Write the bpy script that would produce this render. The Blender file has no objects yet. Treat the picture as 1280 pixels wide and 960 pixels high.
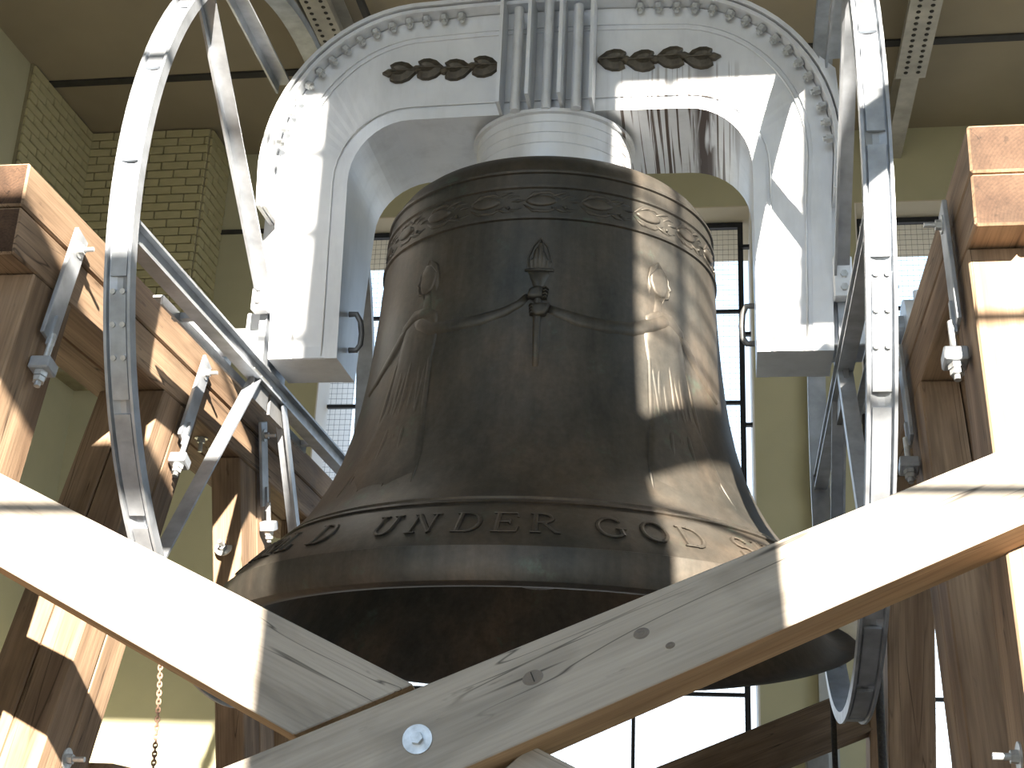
import bpy, bmesh, math, random
from mathutils import Vector, Matrix
random.seed(7)
sc = bpy.context.scene
COL = sc.collection
PI = math.pi
R = math.radians

# ------------------------------------------------------------------ camera
F_PX, PITCH, ROLL, YAW = 1714.0, .3524, .0455, -.166
fw = Vector((math.sin(YAW)*math.cos(PITCH), math.cos(YAW)*math.cos(PITCH), math.sin(PITCH)))
rt = Vector((math.cos(YAW), -math.sin(YAW), 0)); up = rt.cross(fw)
rt2 = rt*math.cos(ROLL)+up*math.sin(ROLL); up2 = -rt*math.sin(ROLL)+up*math.cos(ROLL)
cd = bpy.data.cameras.new('camera'); cam = bpy.data.objects.new('camera', cd); COL.objects.link(cam)
cam.matrix_world = Matrix((( rt2.x, up2.x, -fw.x, .9193), (rt2.y, up2.y, -fw.y, -6.5352), (rt2.z, up2.z, -fw.z, -1.0887), (0, 0, 0, 1)))
cd.sensor_width = 36; cd.lens = F_PX/1280*36; cd.clip_start = .05; cd.clip_end = 500
sc.camera = cam
# ------------------------------------------------------------------ light
SUN_DIR = Vector((-.33, 1, -.40)).normalized()          # the way the light travels
w = bpy.data.worlds.new('sky'); sc.world = w; w.use_nodes = True
nt = w.node_tree; nt.nodes.clear()
# hazy summer sky: white towards the horizon, blue overhead, the same all the way round
stc = nt.nodes.new('ShaderNodeTexCoord'); ssep = nt.nodes.new('ShaderNodeSeparateXYZ'); sky = nt.nodes.new('ShaderNodeValToRGB')
nt.links.new(stc.outputs['Generated'], ssep.inputs[0]); nt.links.new(ssep.outputs['Z'], sky.inputs[0])
for _ in range(2): sky.color_ramp.elements.new(.5)
for e, (p_, c_) in zip(sky.color_ramp.elements, ((0, (.86, .93, 1.0)), (.2, (.74, .87, 1.0)), (.45, (.50, .73, 1.0)), (1, (.16, .38, .95)))):
    e.position = p_; e.color = (*c_, 1)
bg = nt.nodes.new('ShaderNodeBackground'); bg.inputs['Strength'].default_value = 2.1
wo = nt.nodes.new('ShaderNodeOutputWorld')
nt.links.new(sky.outputs[0], bg.inputs[0]); nt.links.new(bg.outputs[0], wo.inputs[0])
sl = bpy.data.lights.new('sun', 'SUN'); sl.energy = 31; sl.angle = R(.60); sl.color = (1, .89, .75)
so = bpy.data.objects.new('sun', sl); COL.objects.link(so)
so.rotation_euler = SUN_DIR.to_track_quat('-Z', 'Y').to_euler()
so.location = (3, -12, 8)
vs = sc.view_settings
vs.view_transform = 'Standard'; vs.look = 'None'; vs.gamma = 1; vs.use_curve_mapping = False
vs.exposure = 0.28

# ------------------------------------------------------------------ materials
def nodes(m):
    m.use_nodes = True
    nt = m.node_tree
    return nt, nt.nodes['Principled BSDF']
def N(nt, kind, **kw):
    n = nt.nodes.new('ShaderNode'+kind)
    for k, v in kw.items():
        if k.startswith('i_'): n.inputs[k[2:].replace('_', ' ')].default_value = v
        else: setattr(n, k, v)
    return n
def ramp(nt, src, stops):
    r = nt.nodes.new('ShaderNodeValToRGB')
    el = r.color_ramp.elements
    while len(el) < len(stops): el.new(.5)
    for e, (p, c) in zip(el, stops):
        e.position = p; e.color = (c, c, c, 1) if isinstance(c, (int, float)) else (*c, 1)
    nt.links.new(src, r.inputs[0]); return r.outputs[0]
def mix(nt, a, b, f, mode='MIX'):
    m = nt.nodes.new('ShaderNodeMix'); m.data_type = 'RGBA'; m.blend_type = mode
    for s, v in ((m.inputs[6], a), (m.inputs[7], b)):
        if isinstance(v, tuple): s.default_value = (*v, 1)
        else: nt.links.new(v, s)
    if isinstance(f, (int, float)): m.inputs[0].default_value = f
    else: nt.links.new(f, m.inputs[0])
    return m.outputs[2]
def noise(nt, scale, mp=(1, 1, 1), detail=4, rough=.55, dist=0, loc=(0, 0, 0)):
    tc = N(nt, 'TexCoord'); m = N(nt, 'Mapping'); m.inputs['Scale'].default_value = mp; m.inputs['Location'].default_value = loc
    nt.links.new(tc.outputs['Object'], m.inputs[0])
    n = N(nt, 'TexNoise'); n.inputs['Scale'].default_value = scale; n.inputs['Detail'].default_value = detail
    n.inputs['Roughness'].default_value = rough; n.inputs['Distortion'].default_value = dist
    nt.links.new(m.outputs[0], n.inputs[0]); return n.outputs[0]
def bump(nt, b, h, strength=.3, dist=.01):
    n = N(nt, 'Bump'); n.inputs['Strength'].default_value = strength; n.inputs['Distance'].default_value = dist
    nt.links.new(h, n.inputs['Height']); nt.links.new(n.outputs[0], b.inputs['Normal'])
def mat(name, col, rough=.6, metal=0, var=.12, scale=6, bmp=.1, bscale=40, mp=(1, 1, 1)):
    m = bpy.data.materials.new(name); nt, b = nodes(m)
    n = noise(nt, scale, mp)
    lo = tuple(c*(1-var) for c in col); hi = tuple(min(1, c*(1+var)) for c in col)
    c = ramp(nt, n, [(.3, lo), (.7, hi)])
    nt.links.new(c, b.inputs['Base Color'])
    b.inputs['Roughness'].default_value = rough; b.inputs['Metallic'].default_value = metal
    if bmp: bump(nt, b, noise(nt, bscale, mp), bmp, .004)
    return m
def wood(name, dark, light, ring=.55, crack=.8, rough=.75):
    m = bpy.data.materials.new(name); nt, b = nodes(m)
    oi = N(nt, 'ObjectInfo')
    tc = N(nt, 'TexCoord')
    off = N(nt, 'VectorMath', operation='MULTIPLY_ADD')
    comb = N(nt, 'CombineXYZ')
    for k, f in enumerate((13.0, .25, .2)):
        mm = N(nt, 'Math', operation='MULTIPLY'); mm.inputs[1].default_value = f
        nt.links.new(oi.outputs['Random'], mm.inputs[0]); nt.links.new(mm.outputs[0], comb.inputs[k])
    off.operation = 'ADD'
    nt.links.new(tc.outputs['Object'], off.inputs[0]); nt.links.new(comb.outputs[0], off.inputs[1])
    def nz(mp, scale, detail=4, dist=0):
        q = N(nt, 'Mapping'); q.inputs['Scale'].default_value = mp; nt.links.new(off.outputs[0], q.inputs[0])
        n = N(nt, 'TexNoise'); n.inputs['Scale'].default_value = scale; n.inputs['Detail'].default_value = detail; n.inputs['Distortion'].default_value = dist
        nt.links.new(q.outputs[0], n.inputs[0]); return n.outputs[0]
    # annual rings round the length axis
    q = N(nt, 'Mapping'); q.inputs['Scale'].default_value = (.12, 1, 1); nt.links.new(off.outputs[0], q.inputs[0])
    wv = N(nt, 'TexWave', wave_type='RINGS', rings_direction='X', wave_profile='SAW')
    wv.inputs['Scale'].default_value = 26; wv.inputs['Distortion'].default_value = 3; wv.inputs['Detail'].default_value = 3; wv.inputs['Detail Scale'].default_value = .6
    nt.links.new(q.outputs[0], wv.inputs[0])
    broad = nz((.5, 5, 5), 1.6, 3)
    fine = nz((2.2, 60, 60), 1.5, 5)
    c1 = ramp(nt, broad, [(.3, dark), (.72, light)])
    g = ramp(nt, fine, [(.25, .62 if name != 'weathered_grey_wood' else .78), (.6, 1.0)])
    c2 = mix(nt, c1, g, .75, 'MULTIPLY')
    rg = ramp(nt, wv.outputs[1], [(0, .78), (.7, 1.0)])
    c3 = mix(nt, c2, rg, ring, 'MULTIPLY')
    # long drying cracks
    ck = nz((.28, 5, 5), 1.3, 2, .3)
    cr = ramp(nt, ck, [(.494, 1.0), (.4995, .12), (.5005, .12), (.506, 1.0)])
    gate = ramp(nt, nz((.6, 2, 2), 1.1, 1), [(.5, 0.0), (.58, 1.0)])
    mm = N(nt, 'Math', operation='MULTIPLY'); mm.inputs[1].default_value = crack; nt.links.new(gate, mm.inputs[0])
    c4 = mix(nt, c3, cr, mm.outputs[0], 'MULTIPLY')
    ck2 = ramp(nt, nz((.45, 11, 11), 1.2, 2, .1), [(.492, 1.0), (.499, .3), (.501, .3), (.508, 1.0)])
    gate2 = ramp(nt, nz((1.1, 3, 3), 1.3, 1), [(.46, 0.0), (.56, 1.0)])
    c4 = mix(nt, c4, ck2, gate2, 'MULTIPLY')
    # small dark flecks across the grain
    sp = nz((7, 30, 30), 1.0, 3)
    fl = ramp(nt, sp, [(.24, .45), (.32, 1.0)])
    c5 = mix(nt, c4, fl, .7, 'MULTIPLY')
    stn = ramp(nt, nz((1.3, 4, 4), 1.4, 5, .4), [(.34, .66), (.50, 1.0)])
    c5 = mix(nt, c5, stn, .8, 'MULTIPLY')
    nt.links.new(c5, b.inputs['Base Color']); b.inputs['Roughness'].default_value = rough
    b.inputs['Specular IOR Level'].default_value = .25
    bump(nt, b, fine, .35, .004)
    return m

M = {}
M['oak'] = wood('oak_brown', (.19, .125, .08), (.40, .285, .19), ring=.35)
M['endgrain'] = wood('oak_end_grain', (.055, .030, .018), (.098, .058, .036), ring=.8, crack=.3)
M['sawn_bounce'] = wood('sawn_oak_bounce', (.34, .22, .12), (.56, .40, .24), crack=0)  # unweathered brown for plank undersides, lightened to paint in sun bounce
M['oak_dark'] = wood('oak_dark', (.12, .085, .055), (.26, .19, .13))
M['grey_wood'] = wood('weathered_grey_wood', (.295, .262, .222), (.415, .378, .33), ring=.2, crack=.9, rough=.85)
M['steel'] = mat('galvanised_steel', (.36, .39, .43), .45, .5, .22, 9, .08, 60)
M['steel_dark'] = mat('primed_steel', (.20, .205, .21), .5, .4, .25, 7, .1, 50)
M['galv'] = mat('zinc_bolt', (.50, .52, .53), .4, .6, .25, 30, .1, 90)
M['black'] = mat('black_steel', (.018, .02, .024), .5, .3, .2, 12, 0)
M['leafbronze'] = mat('leaf_bronze', (.075, .066, .05), .5, .5, .5, 22, .3, 70)
M['rust'] = mat('rusty_iron', (.22, .14, .10), .8, .1, .4, 60, .3, 100)
M['rope'] = mat('tarred_rope', (.03, .028, .025), .9, 0, .4, 90, .6, 200)
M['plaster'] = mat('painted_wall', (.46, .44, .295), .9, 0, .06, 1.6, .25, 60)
M['soffit'] = mat('cream_reveal', (.58, .52, .40), .9, 0, .05, 2, .2, 40)
M['jamb'] = mat('white_reveal', (.72, .70, .66), .85, 0, .05, 2, .1, 40)
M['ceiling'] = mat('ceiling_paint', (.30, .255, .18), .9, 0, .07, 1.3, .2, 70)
M['brick'] = mat('painted_brick', (.47, .43, .25), .9, 0, .16, 5, .9, 30, (.6, .6, 2.5))
M['mortar'] = mat('painted_mortar', (.30, .27, .17), .95, 0, .15, 8, .5, 40)
M['floor'] = mat('concrete_floor', (.065, .06, .058), .9, 0, .12, 2, .2, 30)
M['ground'] = mat('town_ground', (.13, .13, .12), .95, 0, .2, .05, 0)
M['girder'] = mat('grey_girder_paint', (.40, .38, .33), .6, .1, .2, 5, .15, 40)
M['colpaint'] = mat('grey_column_paint', (.40, .42, .43), .7, 0, .1, 5, .1, 40)
M['hole'] = mat('rivet_dark', (.03, .028, .025), .7, .2, .2, 20, 0)
M['band'] = mat('dark_strip', (.035, .033, .03), .7, 0, .2, 10, 0)

def bronze_mat():
    m = bpy.data.materials.new('bell_bronze'); nt, b = nodes(m)
    a = noise(nt, 2.2, (1, 1, .7), 6, .6)
    streak = noise(nt, 3.2, (5, 5, .35), 5, .6)
    fine = noise(nt, 38, (1, 1, 1), 5, .65)
    base = ramp(nt, a, [(.32, (.052, .054, .050)), (.52, (.082, .074, .062)), (.72, (.128, .101, .076))])
    s = ramp(nt, streak, [(.3, .72), (.65, 1.15)])
    c = mix(nt, base, s, .7, 'MULTIPLY')
    patina = ramp(nt, noise(nt, 5, (1, 1, 1), 7, .72), [(.6, 0.0), (.78, 1.0)])
    c = mix(nt, c, (.085, .125, .095), patina)
    f = ramp(nt, fine, [(.3, .75), (.7, 1.15)])
    c = mix(nt, c, f, .6, 'MULTIPLY')
    nt.links.new(c, b.inputs['Base Color'])
    b.inputs['Metallic'].default_value = .65
    rr = ramp(nt, a, [(.3, .46), (.7, .58)]); nt.links.new(rr, b.inputs['Roughness'])
    bump(nt, b, fine, .16, .004)
    return m
M['bronze'] = bronze_mat()
def silver_mat():
    m = bpy.data.materials.new('aluminium_paint'); nt, b = nodes(m)
    a = noise(nt, 3.0, (1, 1, 1), 4, .6)
    base = ramp(nt, a, [(.3, (.64, .67, .71)), (.7, (.76, .79, .83))])
    tc = N(nt, 'TexCoord'); sx = N(nt, 'SeparateXYZ'); nt.links.new(tc.outputs['Object'], sx.inputs[0])
    # rust runs below the right hand ornaments: thin lines in x, drawn out along z and y
    st = noise(nt, 1.0, (30, .35, .35), 3, .6, .12)
    ln = ramp(nt, st, [(.38, 1.0), (.42, 0.0), (.56, 0.0), (.59, 1.0)])
    def rng(sock, lo, lo2, hi2, hi):
        return ramp(nt, sock, [(lo, 0.0), (lo2, 1.0), (hi2, 1.0), (hi, 0.0)])
    xs = N(nt, 'Math', operation='MULTIPLY'); xs.inputs[1].default_value = .5; nt.links.new(sx.outputs[0], xs.inputs[0])
    mx = rng(xs.outputs[0], .15, .20, .46, .52)            # x from .32 to 1.0
    zs = N(nt, 'Math', operation='MULTIPLY'); zs.inputs[1].default_value = .25; nt.links.new(sx.outputs[2], zs.inputs[0])
    mz = rng(zs.outputs[0], .60, .64, .745, .755)            # only below the ornaments
    k = N(nt, 'Math', operation='MULTIPLY'); nt.links.new(mx, k.inputs[0]); nt.links.new(mz, k.inputs[1])
    k1 = N(nt, 'Math', operation='MULTIPLY'); nt.links.new(k.outputs[0], k1.inputs[0]); nt.links.new(ln, k1.inputs[1])
    # two wide blotches where most water comes down
    bl = rng(xs.outputs[0], .375, .395, .425, .44)
    bn = ramp(nt, noise(nt, 1.0, (16, 1.3, 1.3), 3, .6, .5), [(.44, 0.0), (.50, 1.0)])
    k0 = N(nt, 'Math', operation='MULTIPLY'); nt.links.new(bl, k0.inputs[0]); nt.links.new(bn, k0.inputs[1])
    kx = N(nt, 'Math', operation='MAXIMUM'); nt.links.new(ln, kx.inputs[0]); nt.links.new(k0.outputs[0], kx.inputs[1])
    nt.links.new(kx.outputs[0], k1.inputs[1])
    # heavy on the underside of the crossbar (facing down)
    ge = N(nt, 'NewGeometry'); sn = N(nt, 'SeparateXYZ'); nt.links.new(ge.outputs['Normal'], sn.inputs[0])
    dn = N(nt, 'Math', operation='MULTIPLY'); dn.inputs[1].default_value = -1; nt.links.new(sn.outputs[2], dn.inputs[0])
    und = ramp(nt, dn.outputs[0], [(.3, .45), (.9, 1.0)])
    k2 = N(nt, 'Math', operation='MULTIPLY'); nt.links.new(k1.outputs[0], k2.inputs[0]); nt.links.new(und, k2.inputs[1])
    c = mix(nt, base, (.060, .034, .018), k2.outputs[0])
    dirt = ramp(nt, noise(nt, 1.0, (6, 6, 1.2), 5, .65), [(.28, .72), (.5, 1.0)])
    c = mix(nt, c, dirt, .5, 'MULTIPLY')
    nt.links.new(c, b.inputs['Base Color'])
    b.inputs['Metallic'].default_value = .35; b.inputs['Roughness'].default_value = .42
    bump(nt, b, noise(nt, 30), .05, .003)
    return m
M['silver'] = silver_mat()

# ------------------------------------------------------------------ helpers
def obj(name, bm, m, parent=None, smooth=False):
    me = bpy.data.meshes.new(name)
    if smooth:
        for f in bm.faces: f.smooth = True
    bm.normal_update(); bm.to_mesh(me); bm.free()
    me.materials.append(m if not isinstance(m, str) else M[m])
    o = bpy.data.objects.new(name, me); COL.objects.link(o)
    if parent: o.parent = parent
    return o
def thing(name, label, cat, loc=(0, 0, 0), group=None):
    o = bpy.data.objects.new(name, None); COL.objects.link(o); o.location = loc; o.empty_display_size = .1
    o['label'] = label; o['category'] = cat
    if group: o['group'] = group
    return o
def tag(o, label, cat, group=None):
    o['label'] = label; o['category'] = cat
    if group: o['group'] = group
    return o
def local(o, parent):            # geometry was given in world space: keep it there under a moved parent
    o.location = -Vector(parent.location); return o
def bxm(bm, x0, x1, y0, y1, z0, z1):
    v = [bm.verts.new((x, y, z)) for x in (x0, x1) for y in (y0, y1) for z in (z0, z1)]
    for f in ((0, 1, 3, 2), (4, 6, 7, 5), (0, 4, 5, 1), (2, 3, 7, 6), (0, 2, 6, 4), (1, 5, 7, 3)):
        bm.faces.new([v[i] for i in f])
def BX(*a, bevel=0):
    bm = bmesh.new()
    if isinstance(a[0], (int, float)): a = [a]
    for b in a: bxm(bm, *b)
    if bevel: bmesh.ops.bevel(bm, geom=list(bm.edges), offset=bevel, segments=1, affect='EDGES', profile=.5)
    return bm
def frame(P0, P1, upv=(0, 0, 1)):
    P0, P1 = Vector(P0), Vector(P1)
    x = (P1-P0).normalized(); z = Vector(upv); z = (z-x*z.dot(x)).normalized(); y = z.cross(x)
    return Matrix(((x.x, y.x, z.x, P0.x), (x.y, y.y, z.y, P0.y), (x.z, y.z, z.z, P0.z), (0, 0, 0, 1))), (P1-P0).length
def bar(name, P0, P1, wy, wz, m, parent=None, upv=(0, 0, 1), bevel=.006, mesh=None):
    """box bar along its own X, centred in Y and Z"""
    mt, L = frame(P0, P1, upv)
    bm = BX(0, L, -wy/2, wy/2, -wz/2, wz/2, bevel=bevel)
    o = obj(name, bm, m, parent)
    if parent: mt = Matrix.Translation(-Vector(parent.location)) @ mt
    o.matrix_local = mt
    return o
def angle_bar(name, P0, P1, a, b, t, m, parent=None, upv=(0, 0, 1), kind='L'):
    mt, L = frame(P0, P1, upv)
    if kind == 'L': boxes = [(0, L, -a/2, a/2, -t/2, t/2), (0, L, -a/2, -a/2+t, -b, -t/2)]
    elif kind == 'C': boxes = [(0, L, -a/2, a/2, b/2-t, b/2), (0, L, -a/2, a/2, -b/2, -b/2+t), (0, L, -t/2, t/2, -b/2+t, b/2-t)]
    elif kind == 'U': boxes = [(0, L, -a/2, -a/2+t, -b/2, b/2), (0, L, -a/2+t, a/2, b/2-t, b/2), (0, L, -a/2+t, a/2, -b/2, -b/2+t)]
    o = obj(name, BX(*boxes), m, parent)
    if parent: mt = Matrix.Translation(-Vector(parent.location)) @ mt
    o.matrix_local = mt
    return o
def lathe(prof, seg=64, closed=False):
    bm = bmesh.new(); rings = []
    for r, z in prof:
        rings.append([bm.verts.new((r*math.cos(2*PI*i/seg), r*math.sin(2*PI*i/seg), z)) for i in range(seg)])
    n = len(rings)
    for k in range(n if closed else n-1):
        a, b = rings[k], rings[(k+1) % n]
        for i in range(seg):
            j = (i+1) % seg
            bm.faces.new((a[i], a[j], b[j], b[i]))
    return bm
def sharpen(bm, deg=22):
    es = [e for e in bm.edges if len(e.link_faces) == 2 and e.calc_face_angle(0) > R(deg)]
    bmesh.ops.split_edges(bm, edges=es); return bm
def cap(bm):
    es = [e for e in bm.edges if e.is_boundary]
    bmesh.ops.holes_fill(bm, edges=es, sides=0)
def rod_bm(L, r, seg=12, hexa=False):
    """solid cylinder along +X"""
    bm = bmesh.new(); s = 6 if hexa else seg
    a = [bm.verts.new((0, r*math.cos(2*PI*i/s), r*math.sin(2*PI*i/s))) for i in range(s)]
    b = [bm.verts.new((L, r*math.cos(2*PI*i/s), r*math.sin(2*PI*i/s))) for i in range(s)]
    for i in range(s): bm.faces.new((a[i], a[(i+1) % s], b[(i+1) % s], b[i]))
    bm.faces.new(a[::-1]); bm.faces.new(b)
    bmesh.ops.recalc_face_normals(bm, faces=bm.faces)
    return bm
def rod(name, P0, P1, r, m, parent=None, seg=12, hexa=False, upv=(0, .1, 1)):
    mt, L = frame(P0, P1, upv)
    o = obj(name, rod_bm(L, r, seg, hexa), m, parent)
    if parent: mt = Matrix.Translation(-Vector(parent.location)) @ mt
    o.matrix_local = mt
    return o
def tube_bm(pts, r, seg=8, closed=False):
    bm = bmesh.new(); rings = []; pts = [Vector(p) for p in pts]; n = len(pts)
    for i, p in enumerate(pts):
        if closed: t = pts[(i+1) % n]-pts[i-1]
        else: t = pts[min(i+1, n-1)]-pts[max(i-1, 0)]
        t.normalize(); u = t.cross(Vector((.03, .9, .1))); 
        if u.length < .1: u = t.cross(Vector((0, .1, 1)))
        u.normalize(); v = t.cross(u)
        rr = r[i] if isinstance(r, (list, tuple)) else r
        rings.append([bm.verts.new(p+u*rr*math.cos(2*PI*k/seg)+v*rr*math.sin(2*PI*k/seg)) for k in range(seg)])
    for i in range(n if closed else n-1):
        a, b = rings[i], rings[(i+1) % n]
        for k in range(seg): bm.faces.new((a[k], a[(k+1) % seg], b[(k+1) % seg], b[k]))
    if not closed: bm.faces.new(rings[0][::-1]); bm.faces.new(rings[-1])
    return bm
def dup(o, loc=None, parent=None, label=None):
    c = o.copy(); COL.objects.link(c)
    if loc is not None: c.location = loc
    if parent is not None: c.parent = parent
    if label: c['label'] = label
    return c

# ------------------------------------------------------------------ setting
def struct(name, bm, m, parent=None):
    o = obj(name, bm, m, parent)
    if not parent: o['kind'] = 'structure'
    return o
ZC, ZF, ZS, ZL = 6.47, -2.7, 5.63, -2.15        # ceiling, floor, opening top, opening sill
YB0, YB1, YF0, YF1 = 6.3, 7.6, -6.1, -7.2       # back wall, front wall
XL, XR = -5.95, 5.95
# back wall: openings x -3.27..1.18 and 2.22..4.9
def wall_y(name, y0, y1, xa, ops, xb):
    bs = []; x = xa
    for a, b in ops:
        bs.append((x, a, y0, y1, ZF, ZC)); x = b
        bs.append((a, b, y0, y1, ZS, ZC)); bs.append((a, b, y0, y1, ZF, ZL))
    bs.append((x, xb, y0, y1, ZF, ZC))
    return struct(name, BX(*bs), 'plaster')
WB = wall_y('wall_back', YB0, YB1, XL, [(-3.27, 1.18), (2.22, 4.9)], XR+1.0)
WF = wall_y('wall_front', YF1, YF0, XL, [(-3.2, 1.04), (2.29, 3.76)], XR+1.0)
def wall_x(name, x0, x1, ops):
    bs = []; y = YF1
    for a, b in ops:
        bs.append((x0, x1, y, a, ZF, ZC)); y = b
        bs.append((x0, x1, a, b, ZS, ZC)); bs.append((x0, x1, a, b, ZF, ZL))
    bs.append((x0, x1, y, YB1, ZF, ZC))
    return struct(name, BX(*bs), 'plaster')
wall_x('wall_left', XL-1.1, XL, [])
wall_x('wall_right', XR, XR+1.1, [(-4.4, -.5), (.6, 4.4)])
struct('floor', BX(XL-1.1, XR+1.1, YF1, YB1, ZF-.3, ZF), 'floor')
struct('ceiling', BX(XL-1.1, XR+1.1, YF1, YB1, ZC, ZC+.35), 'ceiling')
struct('ground', BX(-400, 400, -400, 400, -41, -40), 'ground')
# cream soffits and white jambs lining the openings of the back wall
struct('trim_1', BX((-3.27, 1.18, YB0-.004, YB1, ZS-.012, ZS+.0), (2.22, 4.9, YB0-.004, YB1, ZS-.012, ZS)), 'soffit')
struct('trim_2', BX((1.165, 1.18, YB0-.004, YB1, ZL, ZS-.012), (-3.27, -3.255, YB0-.004, YB1, ZL, ZS-.012)), 'jamb')
struct('trim_3', BX((2.22, 2.235, YB0-.004, YB1, ZL, ZS-.012), (4.885, 4.9, YB0-.004, YB1, ZL, ZS-.012)), 'jamb')
# dark joint strips
struct('trim_4', BX(XL, XR, 4.68, 4.78, ZC-.02, ZC+.01), 'band')
struct('trim_5', BX(-4.53, -3.55, YB0-.02, YB0+.01, 5.48, 5.53), 'band')
# brick pilasters on the left
def pilaster(name, x0, x1, y0, y1, sides, zlo):
    o = struct(name, BX(x0, x1-.02, y0+.02, y1, zlo-.02, ZC), 'mortar')
    h, gap = .098, .012; L = .30
    meshes = {}
    def brick(l, face, x, y, z):
        key = (round(l, 3), face)
        if key not in meshes:
            b = BX(-l/2, l/2, -.03, .0, 0, h-gap, bevel=.006); me = bpy.data.meshes.new('brick'); b.to_mesh(me); b.free(); me.materials.append(M['brick']); meshes[key] = me
        q = bpy.data.objects.new('brick', meshes[key]); COL.objects.link(q); q.parent = o
        q.location = (x, y, z); q.rotation_euler = (random.uniform(-.012, .012), 0, (PI/2 if face == 'x' else 0)+random.uniform(-.01, .01))
    n = int((ZC-zlo)/h)
    for i in range(n):
        z = ZC-.004-(i+1)*h
        for face in sides:
            a, b = (x0, x1-.02) if face == 'y' else (y0+.02, y1)
            p = a; first = L*(.5 if i % 2 else 1)
            while p < b-.04:
                l = min(first, b-p); first = L
                if b-p-l < .05: l = b-p
                c = p+l/2
                if face == 'y': brick(l-gap, 'y', c, y0+.02+random.uniform(-.004, .004), z)
                else: brick(l-gap, 'x', x1-.02+random.uniform(-.004, .004), c, z)
                p += l
    return o
pilaster('wall_pilaster_near', XL-1.0, -5.90, 4.35, YB0, ('x',), 4.1)
p2 = pilaster('wall_pilaster_far', -5.95, -4.53, 5.71, YB0, ('y', 'x'), 3.7)
# grilles in the openings
def grille(n, x0, x1, y, z0, z1, vbars, hbars, mesh_on=True, t=.055, bt=.034):
    o = thing('window_%d' % n, 'x', 'window'); del o['label']; del o['category']; o['kind'] = 'structure'
    o.location = (x0, y, z0)
    f = obj('grille_frame', BX((x0, x0+t, y-t/2, y+t/2, z0, z1), (x1-t, x1, y-t/2, y+t/2, z0, z1), (x0+t, x1-t, y-t/2, y+t/2, z1-t, z1), (x0+t, x1-t, y-t/2, y+t/2, z0, z0+t)), 'black', o); local(f, o)
    for x in vbars: local(obj('grille_bar', BX(x-bt/2, x+bt/2, y-bt/2, y+bt/2, z0+t, z1-t), 'black', o), o)
    for z in hbars: local(obj('grille_bar', BX(x0+t, x1-t, y-bt/2-.004, y+bt/2+.004, z-bt/2, z+bt/2), 'black', o), o)
    if mesh_on:
        bs = []; r = .0010; s = .058
        k = x0+t+s
        while k < x1-t: bs.append((k-r, k+r, y+.02, y+.024, z0, z1)); k += s
        k = z0+t+s
        while k < z1-t: bs.append((x0, x1, y+.024, y+.028, k-r, k+r)); k += s
        q = obj('wire_mesh', BX(*bs), 'black', o); local(q, o); q['kind'] = 'stuff'
    return o
hb = [4.6, 3.6, 2.6, 1.6, .70, -.5, -1.5]
g1 = grille(1, -3.40, 1.10, 6.66, ZL+.05, ZS-.02, [-1.6, .01], hb)
g2 = grille(2, 2.24, 4.88, 6.66, ZL+.05, ZS-.02, [3.56], hb)
for z in (5.33, 4.34, 3.36, .83):       # little hinge brackets on the jamb
    local(obj('hinge', BX((1.09, 1.17, 6.62, 6.68, z-.016, z+.016), (1.08, 1.10, 6.60, 6.70, z-.03, z+.03)), 'black', g1), g1)
YG = -6.95
g3 = grille(3, -3.18, 1.02, YG, ZL+.05, ZS-.02, [-1.1], [2.44+2.78, 2.01+2.78, 1.47+2.78, -.85+2.78, .9], False, bt=.045)
g4 = grille(4, 2.31, 3.75, YG, ZL+.05, ZS-.02, [], [-.01+2.78, -.85+2.78, .9], False, bt=.04)

# ------------------------------------------------------------------ steelwork under the ceiling and on the wall
gR = thing('roof_girder', 'grey riveted steel girder under the ceiling on the right, ending at the back wall', 'girder', (2.63, 0, 6.1))
local(obj('flange', BX((2.55, 2.71, YF0, YB0, 6.12, 6.14), (2.55, 2.71, YF0, YB0, 6.44, 6.46)), 'girder', gR), gR)
local(obj('web', BX(2.62, 2.64, YF0, YB0, 6.14, 6.44), 'girder', gR), gR)
local(obj('splice_plate', BX(2.49, 2.76, 0, 4.78, 6.10, 6.12), 'girder', gR), gR)
rv = None
for i in range(26):
    for dx in (-.055, .055):
        if rv is None:
            rv = obj('rivet', lathe([(.001, 0), (.014, .002), (.020, .008), (.020, .012)], 8), 'hole', gR, True); 
            r0 = rv
        else: r0 = dup(rv)
        r0.location = (dx, 4.68-i*.085, -.012)
gL = thing('roof_girder', 'riveted dark grey girder with pale side pipe under the ceiling on the left', 'girder', (-2.62, 0, 6.1))
local(obj('flange', BX((-2.74, -2.50, YF0, YB0, 6.12, 6.14), (-2.74, -2.50, YF0, YB0, 6.44, 6.46)), 'girder', gL), gL)
local(obj('web', BX(-2.63, -2.61, YF0, YB0, 6.14, 6.44), 'girder', gL), gL)
for i in range(30):
    for dx in (-.065, .065):
        r0 = dup(rv); r0.parent = gL; r0.location = (dx, 4.6-i*.085, .01)
local(obj('side_channel', BX((-2.93, -2.78, YF0, YB0, 6.08, 6.12), (-2.80, -2.78, YF0, YB0, 6.12, 6.44)), 'soffit', gL), gL)
tag(bar('cable_tray', (-2.28, YF0, 6.3), (-2.28, YB0, 6.3), .06, .06, 'band'), 'thin black tray running beside the left ceiling girder', 'tray')
colm = thing('wall_column', 'pale grey steel upright with bolt holes against the back pier', 'column', (1.78, 6.24, 0))
local(obj('upright', BX((1.70, 1.86, 6.22, 6.28, ZF, 5.6), ), 'colpaint', colm), colm)
local(obj('splice_plate', BX(1.69, 1.87, 6.20, 6.22, 2.5, 3.0), 'colpaint', colm), colm)
for x, z in ((1.74, 2.9), (1.81, 2.86), (1.74, 2.74), (1.81, 2.74), (1.74, 2.6)):
    rod('bolt', (x, 6.20, z), (x, 6.185, z), .016, 'steel_dark', colm, 8)
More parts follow.
